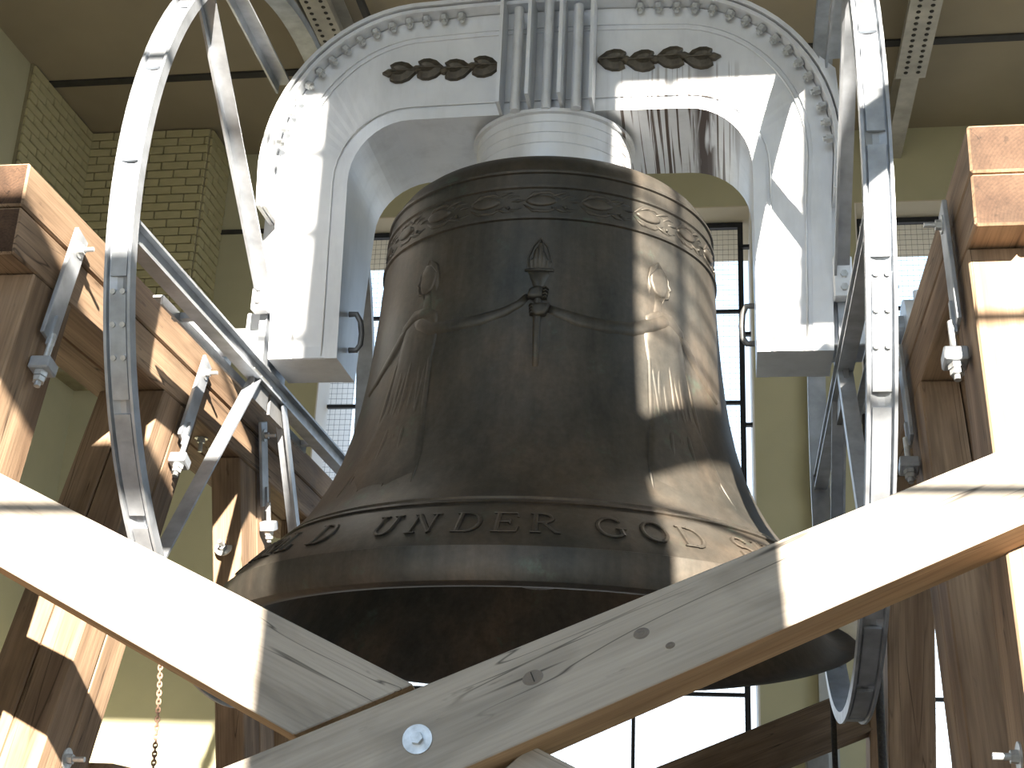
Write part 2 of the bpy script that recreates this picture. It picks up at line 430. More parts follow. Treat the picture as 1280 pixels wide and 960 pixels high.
jb = thing('junction_box', 'small dark grey box on the back pier below the diagonal timber', 'box', (1.66, 6.24, 0))
local(obj('case', BX(1.56, 1.76, 6.16, 6.30, -.25, .15, bevel=.01), 'steel_dark', jb), jb)
local(obj('cover', BX(1.58, 1.74, 6.145, 6.16, -.23, .13), 'steel_dark', jb), jb)
wl = thing('wall_lamp', 'rounded dark fitting on the left wall beside the timber post', 'lamp', (-5.9, 5.6, 1.0))
local(obj('hood', BX(-6.0, -5.75, 4.5, 4.9, .55, 1.2, bevel=.05), 'steel_dark', wl), wl)
local(obj('rim', BX(-5.75, -5.73, 4.55, 4.85, .6, 1.15), 'steel', wl), wl)

# ------------------------------------------------------------------ bell
PROF = [(0, 1.500), (.03, 1.512), (.09, 1.512), (.136, 1.503), (.14, 1.490), (.19, 1.455), (.26, 1.385), (.31, 1.335), (.365, 1.268), (.371, 1.276), (.384, 1.262), (.392, 1.240),
        (.402, 1.243), (.412, 1.225), (.50, 1.155), (.57, 1.110), (.68, 1.053), (.80, 1.004), (.95, .961), (1.10, .930), (1.25, .908), (1.40, .892), (1.62, .874), (1.845, .862),
        (1.850, .872), (1.864, .872), (1.869, .860), (2.012, .853), (2.018, .862), (2.030, .862), (2.036, .851), (2.095, .847), (2.100, .857), (2.112, .857), (2.118, .842), (2.165, .826), (2.205, .800), (2.24, .762), (2.275, .70), (2.31, .58), (2.34, .44), (2.345, .38)]
def rad(z):
    for (a, ra), (b, rb) in zip(PROF, PROF[1:]):
        if a <= z <= b: return ra+(rb-ra)*(z-a)/(b-a)
    return PROF[0][1]
def S(deg, z, h=0):
    r = rad(z)+h; a = R(deg)
    return Vector((r*math.sin(a), -r*math.cos(a), z))
bell = thing('bell', 'huge dark bronze bell with raised inscription, garland band and torch relief', 'bell')
inner = [(0, 1.500), (-.012, 1.47), (-.008, 1.42), (.02, 1.37), (.12, 1.29), (.3, 1.17), (.5, 1.04), (.8, .90), (1.2, .80), (1.8, .76), (2.1, .70), (2.2, .5), (2.22, .01)]
bm = lathe([(r, z) for z, r in inner[::-1]]+[(r, z) for z, r in PROF[1:]], 192)
bmesh.ops.recalc_face_normals(bm, faces=bm.faces)
sharpen(bm, 30)
bb = obj('bell_body', bm, 'bronze', bell, True)
# clapper
cl = obj('clapper', lathe([(.001, .28), (.10, .30), (.16, .38), (.16, .50), (.09, .60), (.05, .75), (.045, 2.05), (.07, 2.10), (.001, 2.2)], 24), 'steel_dark', bell, True)

def rtube(name, pts, h, parent, m='bronze', k=7, fade=True):
    """raised tapering stroke on the bell: pts = (deg, z, half width in metres)"""
    bm = bmesh.new(); rows = []; n = len(pts)
    P = [S(d, z) for d, z, _ in pts]
    for i, (d, z, wd) in enumerate(pts):
        j0, j1 = max(i-1, 0), min(i+1, n-1)
        ds = R(pts[j1][0]-pts[j0][0])*rad(z); dz = pts[j1][1]-pts[j0][1]
        l = math.hypot(ds, dz) or 1; ps, pz = -dz/l, ds/l
        row = []
        for q in range(k):
            t = -1+2*q/(k-1)
            hh = h*math.sqrt(max(0, 1-t*t))*(.3 if i in (0, n-1) and fade else 1)-.003
            row.append(bm.verts.new(S(d+math.degrees(ps*wd*t/rad(z)), z+pz*wd*t, hh)))
        rows.append(row)
    for a, b in zip(rows, rows[1:]):
        for q in range(k-1): bm.faces.new((a[q], a[q+1], b[q+1], b[q]))
    for row in (rows[0], rows[-1]):
        c = bm.verts.new(sum((v.co for v in row), Vector())/k - (sum((v.co for v in row), Vector())/k).normalized()*h*.8)
        for q in range(k-1): bm.faces.new((row[q], row[q+1], c))
    bmesh.ops.recalc_face_normals(bm, faces=bm.faces)
    return obj(name, bm, m, parent, True)
def rplate(name, pts, h, parent, m='bronze'):
    n = len(pts); cx = sum(p[0] for p in pts)/n; cz = sum(p[1] for p in pts)/n
    bm = bmesh.new(); rings = []
    for sc_, hh in ((1, -.003), (.93, h*.75), (.75, h), (.4, h*1.05)):
        rings.append([bm.verts.new(S(cx+(d-cx)*sc_, cz+(z-cz)*sc_, hh)) for d, z in pts])
    for a, b in zip(rings, rings[1:]):
        for i in range(n): bm.faces.new((a[i], a[(i+1) % n], b[(i+1) % n], b[i]))
    c = bm.verts.new(S(cx, cz, h*1.05))
    for i in range(n): bm.faces.new((rings[-1][i], rings[-1][(i+1) % n], c))
    bmesh.ops.recalc_face_normals(bm, faces=bm.faces)
    return obj(name, bm, m, parent, True)
# inscription: serif capitals from strokes in a unit box
K, T = .085, .035      # thick and thin stroke
def arc(cx, cy, rx, ry, a0, a1, n=9): return [(cx+rx*math.cos(R(a0+(a1-a0)*i/n)), cy+ry*math.sin(R(a0+(a1-a0)*i/n))) for i in range(n+1)]
def se(x, y, w_=.17): return ([(x-w_, y), (x+w_, y)], T)
G = {
 'I': [([(.5, 0), (.5, 1)], K), se(.5, 0), se(.5, 1)],
 'L': [([(.25, 0), (.25, 1)], K), se(.25, 1), ([(.08, 0), (.85, 0), (.9, .25)], T)],
 'D': [([(.22, 0), (.22, 1)], K), ([(.05, 0), (.5, 0)], T), ([(.05, 1), (.5, 1)], T), (arc(.48, .5, .42, .5, 90, -90), K*.9)],
 'U': [([(.22, 1), (.22, .35)]+arc(.5, .32, .28, .32, 180, 360)+[(.78, 1)], K*.7), se(.22, 1), se(.78, 1)],
 'N': [([(.18, 0), (.18, 1)], T), ([(.18, 1), (.82, 0)], K), ([(.82, 0), (.82, 1)], T), se(.18, 0), se(.12, 1, .1), se(.82, 1)],
 'E': [([(.22, 0), (.22, 1)], K), ([(.05, 0), (.85, 0), (.9, .25)], T), ([(.05, 1), (.82, 1), (.86, .78)], T), ([(.22, .52), (.62, .52)], T), ([(.62, .4), (.62, .64)], T)],
 'R': [([(.22, 0), (.22, 1)], K), se(.22, 0), ([(.05, 1), (.5, 1)], T), (arc(.46, .76, .3, .24, 90, -90), K*.8), ([(.22, .52), (.46, .52)], T), ([(.46, .52), (.86, 0), (1, 0)], K*.8)],
 'G': [(arc(.52, .5, .44, .5, 45, 315, 14), K*.85), ([(.84, .12), (.84, .42)], K), se(.84, .44), ([(.84, .8), (.84, .95)], T)],
 'O': [(arc(.5, .5, .42, .5, 0, 360, 18), K*.8)],
 'S': [(arc(.5, .74, .3, .26, 30, 250, 8)+arc(.5, .26, .32, .26, 90, -150, 8), K*.75), ([(.8, .78), (.8, .98)], T), ([(.18, .02), (.18, .24)], T)],
 'H': [([(.2, 0), (.2, 1)], K), ([(.8, 0), (.8, 1)], K), ([(.2, .5), (.8, .5)], T), se(.2, 0), se(.2, 1), se(.8, 0), se(.8, 1)],
 'T': [([(.5, 0), (.5, 1)], K), se(.5, 0), ([(.08, .78), (.1, 1), (.9, 1), (.92, .78)], T)],
 'A': [([(.15, 0), (.5, 1)], T), ([(.5, 1), (.85, 0)], K), ([(.28, .35), (.72, .35)], T), se(.13, 0, .12), se(.87, 0, .13)],
 'W': [([(.02, 1), (.27, 0)], K), ([(.27, 0), (.5, 1)], T), ([(.5, 1), (.75, 0)], K), ([(.75, 0), (.98, 1)], T), se(.04, 1, .12), se(.96, 1, .1)],
 'V': [([(.12, 1), (.5, 0)], K), ([(.5, 0), (.88, 1)], T), se(.12, 1), se(.88, 1)],
 'B': [([(.22, 0), (.22, 1)], K), ([(.05, 0), (.5, 0)], T), ([(.05, 1), (.5, 1)], T), (arc(.46, .77, .27, .23, 90, -90), K*.8), (arc(.48, .27, .34, .27, 90, -90), K*.8)],
 'F': [([(.22, 0), (.22, 1)], K), se(.22, 0), ([(.05, 1), (.82, 1), (.86, .78)], T), ([(.22, .52), (.62, .52)], T)],
 'M': [([(.1, 0), (.16, 1)], T), ([(.16, 1), (.5, .1)], K), ([(.5, .1), (.84, 1)], T), ([(.84, 1), (.9, 0)], K), se(.1, 0, .1), se(.9, 0, .1)],
}
def letter(ch, deg, z0=.205, H=.098, wd=5.0):
    bm = bmesh.new()
    for pts, th in G[ch]:
        q = [(pts[0][0], pts[0][1])]
        for p in pts[1:]: q.append(p)
        P = [(deg+(x-.5)*wd, z0+y*H, th*H*1.15) for x, y in q]
        # small relief stroke
        rows = []
        for i, (d, z, wdd) in enumerate(P):
            j0, j1 = max(i-1, 0), min(i+1, len(P)-1)
            ds = R(P[j1][0]-P[j0][0])*rad(z); dz = (P[j1][1]-P[j0][1])*1.4
            l = math.hypot(ds, dz) or 1; ps, pz = -dz/l, ds/l
            rows.append([bm.verts.new(S(d+math.degrees(ps*wdd*t/rad(z)), z+pz*wdd*t*.75, hh)) for t, hh in ((-1.25, -.004), (-.9, .011), (0, .014), (.9, .011), (1.25, -.004))])
        for a, b in zip(rows, rows[1:]):
            for k in range(4): bm.faces.new((a[k], a[k+1], b[k+1], b[k]))
        for row in (rows[0], rows[-1]): bm.faces.new(row)
    bmesh.ops.recalc_face_normals(bm, faces=bm.faces)
    return obj('letter', bm, 'bronze', bell)
for ch, a in (('R', -47.2), ('L', -41), ('D', -31.6), ('U', -18.2), ('N', -11.3), ('D', -3.8), ('E', 2.5), ('R', 8.6), ('G', 19.3), ('O', 26.8), ('D', 33.6), ('S', 44.4)):
    letter(ch, a)
a = 50.4
for ch in 'HALL HAVE A NEW BIRTH OF FREEDOM  THAT THIS WO':
    if ch != ' ': letter(ch, a)
    a += 5.85
# garland between the upper bands
zg = 1.942
lens = lambda c, z, l, h, n=8: [(c+l*math.cos(2*PI*i/n/2*2), z+h*math.sin(2*PI*i/n)*abs(math.sin(2*PI*i/n))**.3) for i in range(n)]
base = []
base.append(rplate('garland_leaf', lens(0, zg+.004, 5.2, .030, 14), .010, bell))
base.append(rtube('garland_leaf', [(-6, zg, .004), (-2.5, zg+.046, .011), (2.5, zg+.052, .010), (6.5, zg+.02, .003)], .009, bell))
base.append(rtube('garland_leaf', [(-6, zg-.01, .004), (-2.5, zg-.048, .011), (2.5, zg-.050, .010), (7, zg-.012, .003)], .009, bell))
base.append(rtube('garland_leaf', [(6, zg+.01, .003), (8.5, zg+.035, .010), (11.5, zg+.030, .003)], .008, bell))
base.append(rtube('garland_leaf', [(6, zg-.02, .003), (9, zg-.045, .010), (12.5, zg-.03, .003)], .008, bell))
base.append(rplate('garland_berry', [(7.6+.55*math.cos(t), zg-.03+.010*math.sin(t)) for t in [i*PI/3 for i in range(6)]], .009, bell))
for (d0, z0, d1, z1) in ((-4, .028, 3, .066), (-5, -.030, 2, -.066), (3, .030, 9, .060), (3, -.030, 9, -.062), (8.5, .004, 13, .010)):
    base.append(rtube('garland_leaf', [(d0, zg+z0*.9, .003), ((d0+d1)/2, zg+(z0+z1)*.5, .0095), (d1, zg+z1*.9, .002)], .011, bell))
for o in base: o.rotation_euler.z = R(4.5)
for k in range(1, 20):
    for o in base:
        c = dup(o); c.rotation_euler.z = R(4.5+18*k)
# torch relief in the middle
tc_ = 4.8
torch = rtube('torch', [(tc_+.1, 1.085, .016), (tc_, 1.25, .019), (tc_-.1, 1.45, .021), (tc_, 1.50, .028), (tc_, 1.555, .050), (tc_, 1.575, .062)], .022, bell)
rtube('torch_rim', [(tc_-4.4, 1.578, .010), (tc_, 1.576, .010), (tc_+4.4, 1.578, .010)], .024, torch)
for dx, top, wd in ((-2.2, 1.66, .018), (-1.0, 1.71, .020), (.2, 1.735, .022), (1.3, 1.69, .020), (2.4, 1.65, .017)):
    rtube('flame', [(tc_+dx*.9, 1.585, wd), (tc_+dx*1.15, 1.62, wd*1.1), (tc_+dx*.8, top-.03, wd*.7), (tc_+dx*.45+.2, top, .003)], .020, torch)
rtube('flame_outline', [(tc_-3.6, 1.59, .006), (tc_-3.5, 1.64, .006), (tc_-2.2, 1.70, .006), (tc_+.1, 1.745, .006), (tc_+2.3, 1.70, .006), (tc_+3.5, 1.64, .006), (tc_+3.6, 1.59, .006)], .012, torch)
# arms and hands
armL = rtube('left_arm', [(-37, 1.40, .012), (-34, 1.375, .038), (-29, 1.33, .040), (-20, 1.325, .036), (-12, 1.335, .033), (-5, 1.365, .028), (-.5, 1.405, .022), (2.0, 1.445, .022)], .016, bell)
armR = rtube('right_arm', [(48, 1.42, .012), (45, 1.415, .038), (40, 1.37, .040), (33, 1.325, .038), (25, 1.315, .038), (17, 1.33, .038), (11, 1.36, .028), (7.5, 1.385, .024)], .016, bell)
hL = rplate('hand', [(1.6, 1.43), (2.2, 1.475), (4.5, 1.49), (6.2, 1.485), (6.2, 1.43), (3.5, 1.42)], .030, bell)
for i, z in enumerate((1.482, 1.465, 1.448, 1.432)): rtube('finger', [(5.4, z, .0085), (7.0, z-.001, .0085), (7.9-.3*i*.5, z-.003, .006)], .040, hL)
hR = rplate('hand', [(8.6, 1.40), (7.2, 1.34), (4.5, 1.33), (3.0, 1.35), (2.9, 1.395), (5.5, 1.405)], .030, bell)
for i, z in enumerate((1.397, 1.381, 1.365, 1.349)): rtube('finger', [(4.6, z, .0085), (3.0, z-.001, .0085), (2.2+.12*i, z-.002, .006)], .040, hR)
# faint robed figures either side
def figure(s, c):
    f = rplate('figure', [(c-s*4, 1.44), (c-s*8, 1.39), (c-s*9, 1.2), (c-s*9, .95), (c-s*12, .62), (c-s*4, .50), (c+s*5, .50), (c+s*12, .56), (c+s*8, .85), (c+s*6, 1.15), (c+s*7, 1.34), (c+s*4, 1.43)], .005, bell)
    def P(*q): return [(c+s*a_, z_, w_) for a_, z_, w_ in q]
    hd_ = rplate('head', [(c-s*3.0, 1.56), (c-s*3.6, 1.60), (c-s*3.2, 1.65), (c-s*1.5, 1.695), (c+s*1.2, 1.70), (c+s*3.2, 1.67), (c+s*3.6, 1.61), (c+s*2.2, 1.55), (c, 1.53), (c-s*2, 1.535)], .006, bell)
    rtube('neck', P((.6, 1.56, .028), (.6, 1.50, .026), (1.0, 1.43, .040), (1.5, 1.40, .055)), .007, hd_)
    rtube('face_profile', P((-2.6, 1.675, .003), (-3.7, 1.635, .006), (-3.6, 1.612, .006), (-4.6, 1.590, .007), (-3.6, 1.578, .006), (-3.8, 1.562, .006), (-3.2, 1.540, .008), (-1.6, 1.530, .006), (-.8, 1.50, .003)), .011, hd_)
    rtube('brow', P((-3.2, 1.628, .003), (-2.4, 1.632, .005), (-1.4, 1.622, .002)), .011, hd_)
    for i in range(6):
        t = i/5; rtube('hair', P((-3.0+1.8*t, 1.662+.022*t, .003), (.3+1.2*t, 1.712-.035*t, .008), (3.4+.8*t, 1.672-.045*t, .008), (4.4-.6*t, 1.615-.045*t, .006), (4.6-.5*t, 1.560-.03*t, .002)), .013, hd_)
    rtube('shoulder', P((5.5, 1.34, .010), (4.5, 1.40, .030), (1, 1.43, .040), (-4, 1.425, .040), (-8, 1.38, .030), (-10, 1.30, .010)), .010, f)
    rtube('far_arm', P((-6, 1.40, .010), (-9, 1.34, .030), (-14, 1.25, .032), (-20, 1.16, .027), (-25, 1.12, .020), (-28, 1.14, .004)), .012, f)
    for i in range(13):
        t = i/12; x0 = -8+13*t; x1 = -12+24*t; zt = 1.38-.05*((i*7) % 3); zb = .50+.06*((i*5) % 4)
        rtube('robe_fold', P((x0, zt, .003), (x0*.85+x1*.15+math.sin(i*2), zt-.16, .012), (x0*.55+x1*.45+.9*math.sin(i*3), .86, .015), (x0*.15+x1*.85+.5*math.sin(i*5), zb+.14, .013), (x1, zb, .003)), .0045 if i % 2 else .0065, f)
    return f
figure(1, -33)
figure(-1, 44)

# ------------------------------------------------------------------ yoke (headstock)
yoke = thing('yoke', 'silver painted arched steel yoke straddling the bronze bell', 'yoke', (0, 0, 0))
def hd(z): return .17+.16*min(1, max(0, (z-1.435)/1.3))
def ell(cx, cz, rx, rz, a0, a1, n): return [(cx+rx*math.cos(R(a0+(a1-a0)*i/n)), cz+rz*math.sin(R(a0+(a1-a0)*i/n))) for i in range(n+1)]
def outer(off=0):
    p = [(1.436+off, 1.435), (1.44+off, 1.8), (1.445+off, 2.2), (1.46+off, 2.45)]
    p += ell(.66, 2.45, .80+off, .90+off, 0, 90, 16)[1:]
    p += [(.35, 3.365+off), (0, 3.37+off)]
    return p
def innr(off=0):
    p = [(1.066-off, 1.435), (1.064-off, 1.9), (1.06-off, 2.39)]
    p += ell(.73, 2.39, .33-off, .34-off, 0, 90, 10)[1:]
    p += [(.35, 2.735-off), (0, 2.735-off)]
    return p
def both(h): return h+[(-x, z) for x, z in h[:-1][::-1]]
def resamp(p, n):
    d = [0]
    for a, b in zip(p, p[1:]): d.append(d[-1]+math.hypot(b[0]-a[0], b[1]-a[1]))
    out = []
    for i in range(n):
        s = d[-1]*i/(n-1); k = 0
        while k < len(p)-2 and d[k+1] < s: k += 1
        t = (s-d[k])/((d[k+1]-d[k]) or 1); out.append((p[k][0]+(p[k+1][0]-p[k][0])*t, p[k][1]+(p[k+1][1]-p[k][1])*t))
    return out
def match(n=49):
    # pair outer and inner contours so quads stay tidy: use per-section resampling
    o1, i1 = outer(), innr()
    A = resamp(o1[:4], 13)[:-1]+resamp(o1[3:20], 17)[:-1]+resamp(o1[19:], 8)
    B = resamp(i1[:3], 13)[:-1]+resamp(i1[2:13], 17)[:-1]+resamp(i1[12:], 8)
    return both(A), both(B)
A, B = match()
bm = bmesh.new()
n = len(A)
va = [[bm.verts.new((x, s*hd(z), z)) for x, z in A] for s in (-1, 1)]
vb = [[bm.verts.new((x, s*hd(z), z)) for x, z in B] for s in (-1, 1)]
for i in range(n-1):
    bm.faces.new((va[0][i], va[0][i+1], vb[0][i+1], vb[0][i])); bm.faces.new((va[1][i], vb[1][i], vb[1][i+1], va[1][i+1]))
    bm.faces.new((va[0][i], va[1][i], va[1][i+1], va[0][i+1])); bm.faces.new((vb[0][i], vb[0][i+1], vb[1][i+1], vb[1][i]))
for i in (0, n-1): bm.faces.new((va[0][i], vb[0][i], vb[1][i], va[1][i]))
bmesh.ops.recalc_face_normals(bm, faces=bm.faces)
for f in bm.faces: f.smooth = False
body = obj('yoke_body', bm, 'silver', yoke)
# raised border strips on the front and back faces
def strip(p, q, h, name, s):
    bm = bmesh.new(); rows = []
    for (x0, z0), (x1, z1) in zip(p, q):
        y0, y1 = s*hd(z0), s*hd(z1)
        rows.append([bm.verts.new(v) for v in ((x0, y0, z0), (x0, y0+s*h, z0), (x1, y1+s*h, z1), (x1, y1, z1))])
    for a, b in zip(rows, rows[1:]):
        for k in range(3): bm.faces.new((a[k], a[k+1], b[k+1], b[k]))
    for r_ in (rows[0], rows[-1]): bm.faces.new(r_)
    bmesh.ops.recalc_face_normals(bm, faces=bm.faces)
    return obj(name, bm, 'silver', yoke)
for s in (-1, 1):
    ia, ib = both(innr()), both(innr(-.065))
    strip([(x, z) for x, z in ia], [(x*1, z) for x, z in ib], .012, 'inner_border', s)
    oa, ob = both(outer()), both(outer(-.10))
    strip(oa, ob, .010, 'outer_border', s)
for s in (-1, 1):                        # foot strips of the legs
    for e in (-1, 1):
        obj('foot_strip', BX((e*1.075 if e > 0 else -1.34, e*1.34 if e > 0 else -1.075, s*.17-(.012 if s < 0 else 0), s*.17+(.012 if s > 0 else 0), 1.437, 1.50)), 'silver', yoke)
# weld bead along the plate joint
for off in (-.125,):
    pts = [(x, -hd(z)-.004, z) for x, z in both(outer(off))]
    obj('weld_bead', tube_bm(pts, .006, 6), 'silver', yoke, True)
    pts = [(x, -hd(z)-.006, z) for x, z in both(innr(-.085))]
    obj('weld_bead', tube_bm(pts, .005, 6), 'silver', yoke, True)
# projecting double flange round the arch
def flange(off, t, y0, y1, name):
    p = both([q for q in outer(off) if q[1] > 2.15]); q2 = both([q for q in outer(off+t) if q[1] > 2.15])
    m_ = min(len(p), len(q2)); bm = bmesh.new(); rows = []
    for (x0, z0), (x1, z1) in zip(p[:m_], q2[:m_]):
        rows.append([bm.verts.new(v) for v in ((x0, y0, z0), (x0, y1, z0), (x1, y1, z1), (x1, y0, z1))])
    for a, b in zip(rows, rows[1:]):
        for k in range(4): bm.faces.new((a[k], a[(k+1) % 4], b[(k+1) % 4], b[k]))
    bm.faces.new(rows[0]); bm.faces.new(rows[-1][::-1])
    bmesh.ops.recalc_face_normals(bm, faces=bm.faces)
    return obj(name, bm, 'silver', yoke)
flange(.004, .022, -.42, .42, 'flange'); flange(.034, .022, -.435, .435, 'flange')
# hexagon bolts under the flange
def along(p, step):
    out = []; acc = 0; nxt = step/2
    for a, b in zip(p, p[1:]):
        L = math.hypot(b[0]-a[0], b[1]-a[1])
        while nxt <= acc+L:
            t = (nxt-acc)/L; out.append((a[0]+(b[0]-a[0])*t, a[1]+(b[1]-a[1])*t, math.atan2(b[1]-a[1], b[0]-a[0]))); nxt += step
        acc += L
    return out
bolt0 = None
for s in (-1, 1):
    for x, z, an in along(both([q for q in outer(-.004) if q[1] > 2.2]), .097):
        if abs(x) < .47 and z > 3: continue
        nrm = Vector((math.sin(an), 0, -math.cos(an)))   # points inward, under the flange
        c = Vector((x, s*.375, z))
        if nrm.dot(Vector((0, 0, 2.2))-c) < 0: nrm = -nrm
        if bolt0 is None:
            bm = rod_bm(.030, .024, hexa=True)
            b2 = rod_bm(.045, .013, 8)
            me = bpy.data.meshes.new('t'); b2.to_mesh(me); b2.free(); bm.from_mesh(me)
            bolt0 = obj('bolt', bm, 'galv', yoke); o = bolt0
        else: o = dup(bolt0)
        mt, _ = frame(c, c+nrm, (0, 1, 0)); o.matrix_local = mt
# leaf ornaments: three lobed laurel leaves
def leaf_bm():
    half = [(.095, 0), (.062, .020), (.040, .020), (.052, .044), (.022, .060), (-.015, .062), (-.055, .048), (-.085, .020), (-.100, .006)]
    out = half+[(x, -z) for x, z in half[::-1][:-1]]
    bm = bmesh.new(); n = len(out)
    r0 = [bm.verts.new((x, 0, z)) for x, z in out]; r1 = [bm.verts.new((x*.96, -.022, z*.94)) for x, z in out]
    r2 = [bm.verts.new((x*.55, -.034, z*.45)) for x, z in out]; c = bm.verts.new((0, -.026, 0))
    for a, b in ((r0, r1), (r1, r2)):
        for i in range(n): bm.faces.new((a[i], a[(i+1) % n], b[(i+1) % n], b[i]))
    for i in range(n): bm.faces.new((r2[i], r2[(i+1) % n], c))
    bmesh.ops.recalc_face_normals(bm, faces=bm.faces)
    return bm
lf = None
for side in (-1, 1):
    for k in range(4):
        x = side*(.815-.152*k); z = 3.035+(.006 if k % 2 else -.006)
        if lf is None: lf = obj('leaf_ornament', leaf_bm(), 'leafbronze', yoke); o = lf
        else: o = dup(lf)
        o.location = (x, -.331, z); o.scale = (side*1.0, 1, 1.05); o.rotation_euler = (0, R(random.uniform(-4, 4)), 0)
        rod('leaf_vein', (x-side*.085, -.363, z), (x+side*.04, -.366, z), .005, 'leafbronze', yoke, 6)
# centre: ribs and tie rods above the collar
for x in (-.238, -.078, .088, .245):
    obj('rib', BX(x-.009, x+.009, -.56 if abs(x) < .15 else -.50, -.34, 2.72, 3.44 if abs(x) > .15 else 3.56), 'silver', yoke)
for x, zt in ((-.155, 3.33), (.008, 3.40), (.165, 3.33)):
    rod('tie_rod', (x, -.43, 2.70), (x, -.43, zt), .027, 'silver', yoke, 16)
for x in (-.155, .008, .165):
    rod('tie_rod', (x, .43, 2.70), (x, .43, 3.4), .027, 'silver', yoke, 16)
obj('crown_plate', BX(-.34, .34, -.55, .55, 3.44, 3.48), 'steel_dark', yoke)
col = lathe([(.10, 2.30), (.405, 2.30), (.42, 2.46), (.42, 2.515), (.415, 2.518), (.42, 2.521), (.42, 2.575), (.415, 2.578), (.42, 2.581), (.42, 2.635), (.415, 2.638), (.42, 2.641), (.42, 2.685), (.440, 2.688), (.440, 2.708), (.10, 2.72)], 96)
bmesh.ops.recalc_face_normals(col, faces=col.faces)
sharpen(col, 25)
co = obj('collar', col, 'silver', yoke)
for p in co.data.polygons: p.use_smooth = True
# side lugs, spoke brackets, handles
for s in (-1, 1):
    bm = bmesh.new()
    pr = [(1.42, 1.72), (1.525, 1.72), (1.535, 2.5), (1.50, 3.02), (1.42, 3.10)]
    f = [bm.verts.new((s*x, -.20, z)) for x, z in pr]; g = [bm.verts.new((s*x, .20, z)) for x, z in pr]
    bm.faces.new(f); bm.faces.new(g[::-1])
    for i in range(5): bm.faces.new((f[i], g[i], g[(i+1) % 5], f[(i+1) % 5]))
    bmesh.ops.recalc_face_normals(bm, faces=bm.faces)
    obj('side_lug', bm, 'silver', yoke)
    for sy in (-1, 1):
        b = obj('spoke_bracket', BX((s*1.44, s*1.53, sy*.20, sy*.27, 1.68, 1.90) if s > 0 and sy > 0 else tuple(v for pair in (sorted((s*1.44, s*1.53)), sorted((sy*.20, sy*.27)), (1.68, 1.90)) for v in pair), bevel=.006), 'silver', yoke)
        for z in (1.73, 1.80): rod('bolt_head', (s*1.49, sy*.27, z), (s*1.49, sy*.285, z), .019, 'galv', yoke, hexa=True)
    pts = [(s*1.06, -.05, 1.735), (s*1.02, -.05, 1.735), (s*1.0, -.03, 1.70), (s*.995, -.01, 1.64), (s*1.0, .0, 1.58), (s*1.02, 0, 1.55), (s*1.06, 0, 1.55)]
    obj('lifting_handle', tube_bm(pts, .016, 8), 'steel_dark', yoke, True)
    rod('axle', (s*1.40, 0, 1.606), (s*2.05, 0, 1.606), .075, 'steel', yoke, 24)
    bar('axle_housing', (s*1.43, 0, 1.606), (s*1.60, 0, 1.606), .24, .24, 'silver', yoke)

# ------------------------------------------------------------------ ringing wheels
def wheel(s, label):
    X = 1.481; w_ = .056
    t = thing('ringing_wheel', label, 'wheel', (s*X, 0, 1.606), 'ringing wheels')
    Rr = 1.915
    prof = [(Rr-.055, -w_), (Rr, -w_), (Rr, -w_+.012), (Rr-.020, -w_+.016), (Rr-.030, -.012), (Rr-.030, .012), (Rr-.020, w_-.016), (Rr, w_-.012), (Rr, w_), (Rr-.055, w_)]
    bm = lathe([(r, z) for r, z in prof], 128, True)
    for v in bm.verts: v.co = Vector((v.co.z, v.co.x, v.co.y))
    bmesh.ops.recalc_face_normals(bm, faces=bm.faces)
    obj('rim', bm, 'steel', t)
    cover = None
    for k in range(24):                        # overlapping shoe plates in the channel
        a = R(7.5+15*k)
        bm = bmesh.new()
        if cover is None:
            n = 5; rows = []
            for i in range(n):
                b = R(-6.6+13.2*i/(n-1))
                rows.append([bm.verts.new((x, (Rr-.012+h)*math.cos(b), (Rr-.012+h)*math.sin(b))) for x, h in ((-.036, -.014), (-.034, 0), (.034, 0), (.036, -.014))])
            for p, q in zip(rows, rows[1:]):
                for j in range(3): bm.faces.new((p[j], p[j+1], q[j+1], q[j]))
            bm.faces.new(rows[0]); bm.faces.new(rows[-1])
            bmesh.ops.recalc_face_normals(bm, faces=bm.faces)
            cover = obj('shoe_plate', bm, 'steel', t); o = cover
        else: bm.free(); o = dup(cover)
        o.rotation_euler.x = a
    def W(y, z): return (s*X, y, z)
    def W2(y, z, dx=0): return (s*(X+dx), y, z)
    for e in (-1, 1):
        angle_bar('spoke', W(e*.24, 1.83), W(e*1.43, 2.82), .075, .05, .012, 'steel', t, (0, -.6, .8))
        angle_bar('spoke', W(e*.28, 3.03), W(e*1.17, 3.06), .08, .06, .012, 'steel', t)
        angle_bar('spoke', W(e*.20, 1.33), W(e*1.13, .13), .07, .05, .012, 'steel', t, (0, .6*e, .6))
    angle_bar('main_spoke', W(-1.86, 1.36), W(1.86, 1.36), .075, .10, .013, 'steel', t, kind='C')
    for e in (-1, 1): local(obj('gusset', BX(s*(X)-.012, s*(X)+.012, e*.14-.12, e*.14+.12, 1.20, 1.36), 'steel_dark', t), t)
    local(obj('hub_plate', BX(s*X-.02, s*X+.02, -.19, .19, 1.41, 1.72), 'steel', t), t)
    angle_bar('outer_bar', W2(-1.22, 1.335, .115), W2(1.0, 1.335, .115), .05, .04, .01, 'steel', t)
    for e in (-1.0, .9): local(obj('spacer', BX(*[v for p in (sorted((s*(X+.03), s*(X+.13))), (e-.02, e+.02), (1.31, 1.34)) for v in p]), 'steel', t), t)
    for a in (196, 200, 204, 100, 340, 20):
        y, z = (Rr-.03)*math.cos(R(a)), (Rr-.03)*math.sin(R(a))
        for x in (-.02, .022):
            mt, _ = frame((x, y, z), (x, y*1.02, z*1.02), (1, 0, 0))
            o = obj('rim_bolt', rod_bm(.014+.012, .012, 8), 'galv', t); o.matrix_local = mt
    return t
wheel(-1, 'large silver steel ringing wheel on the left side of the bell, by the left beam')
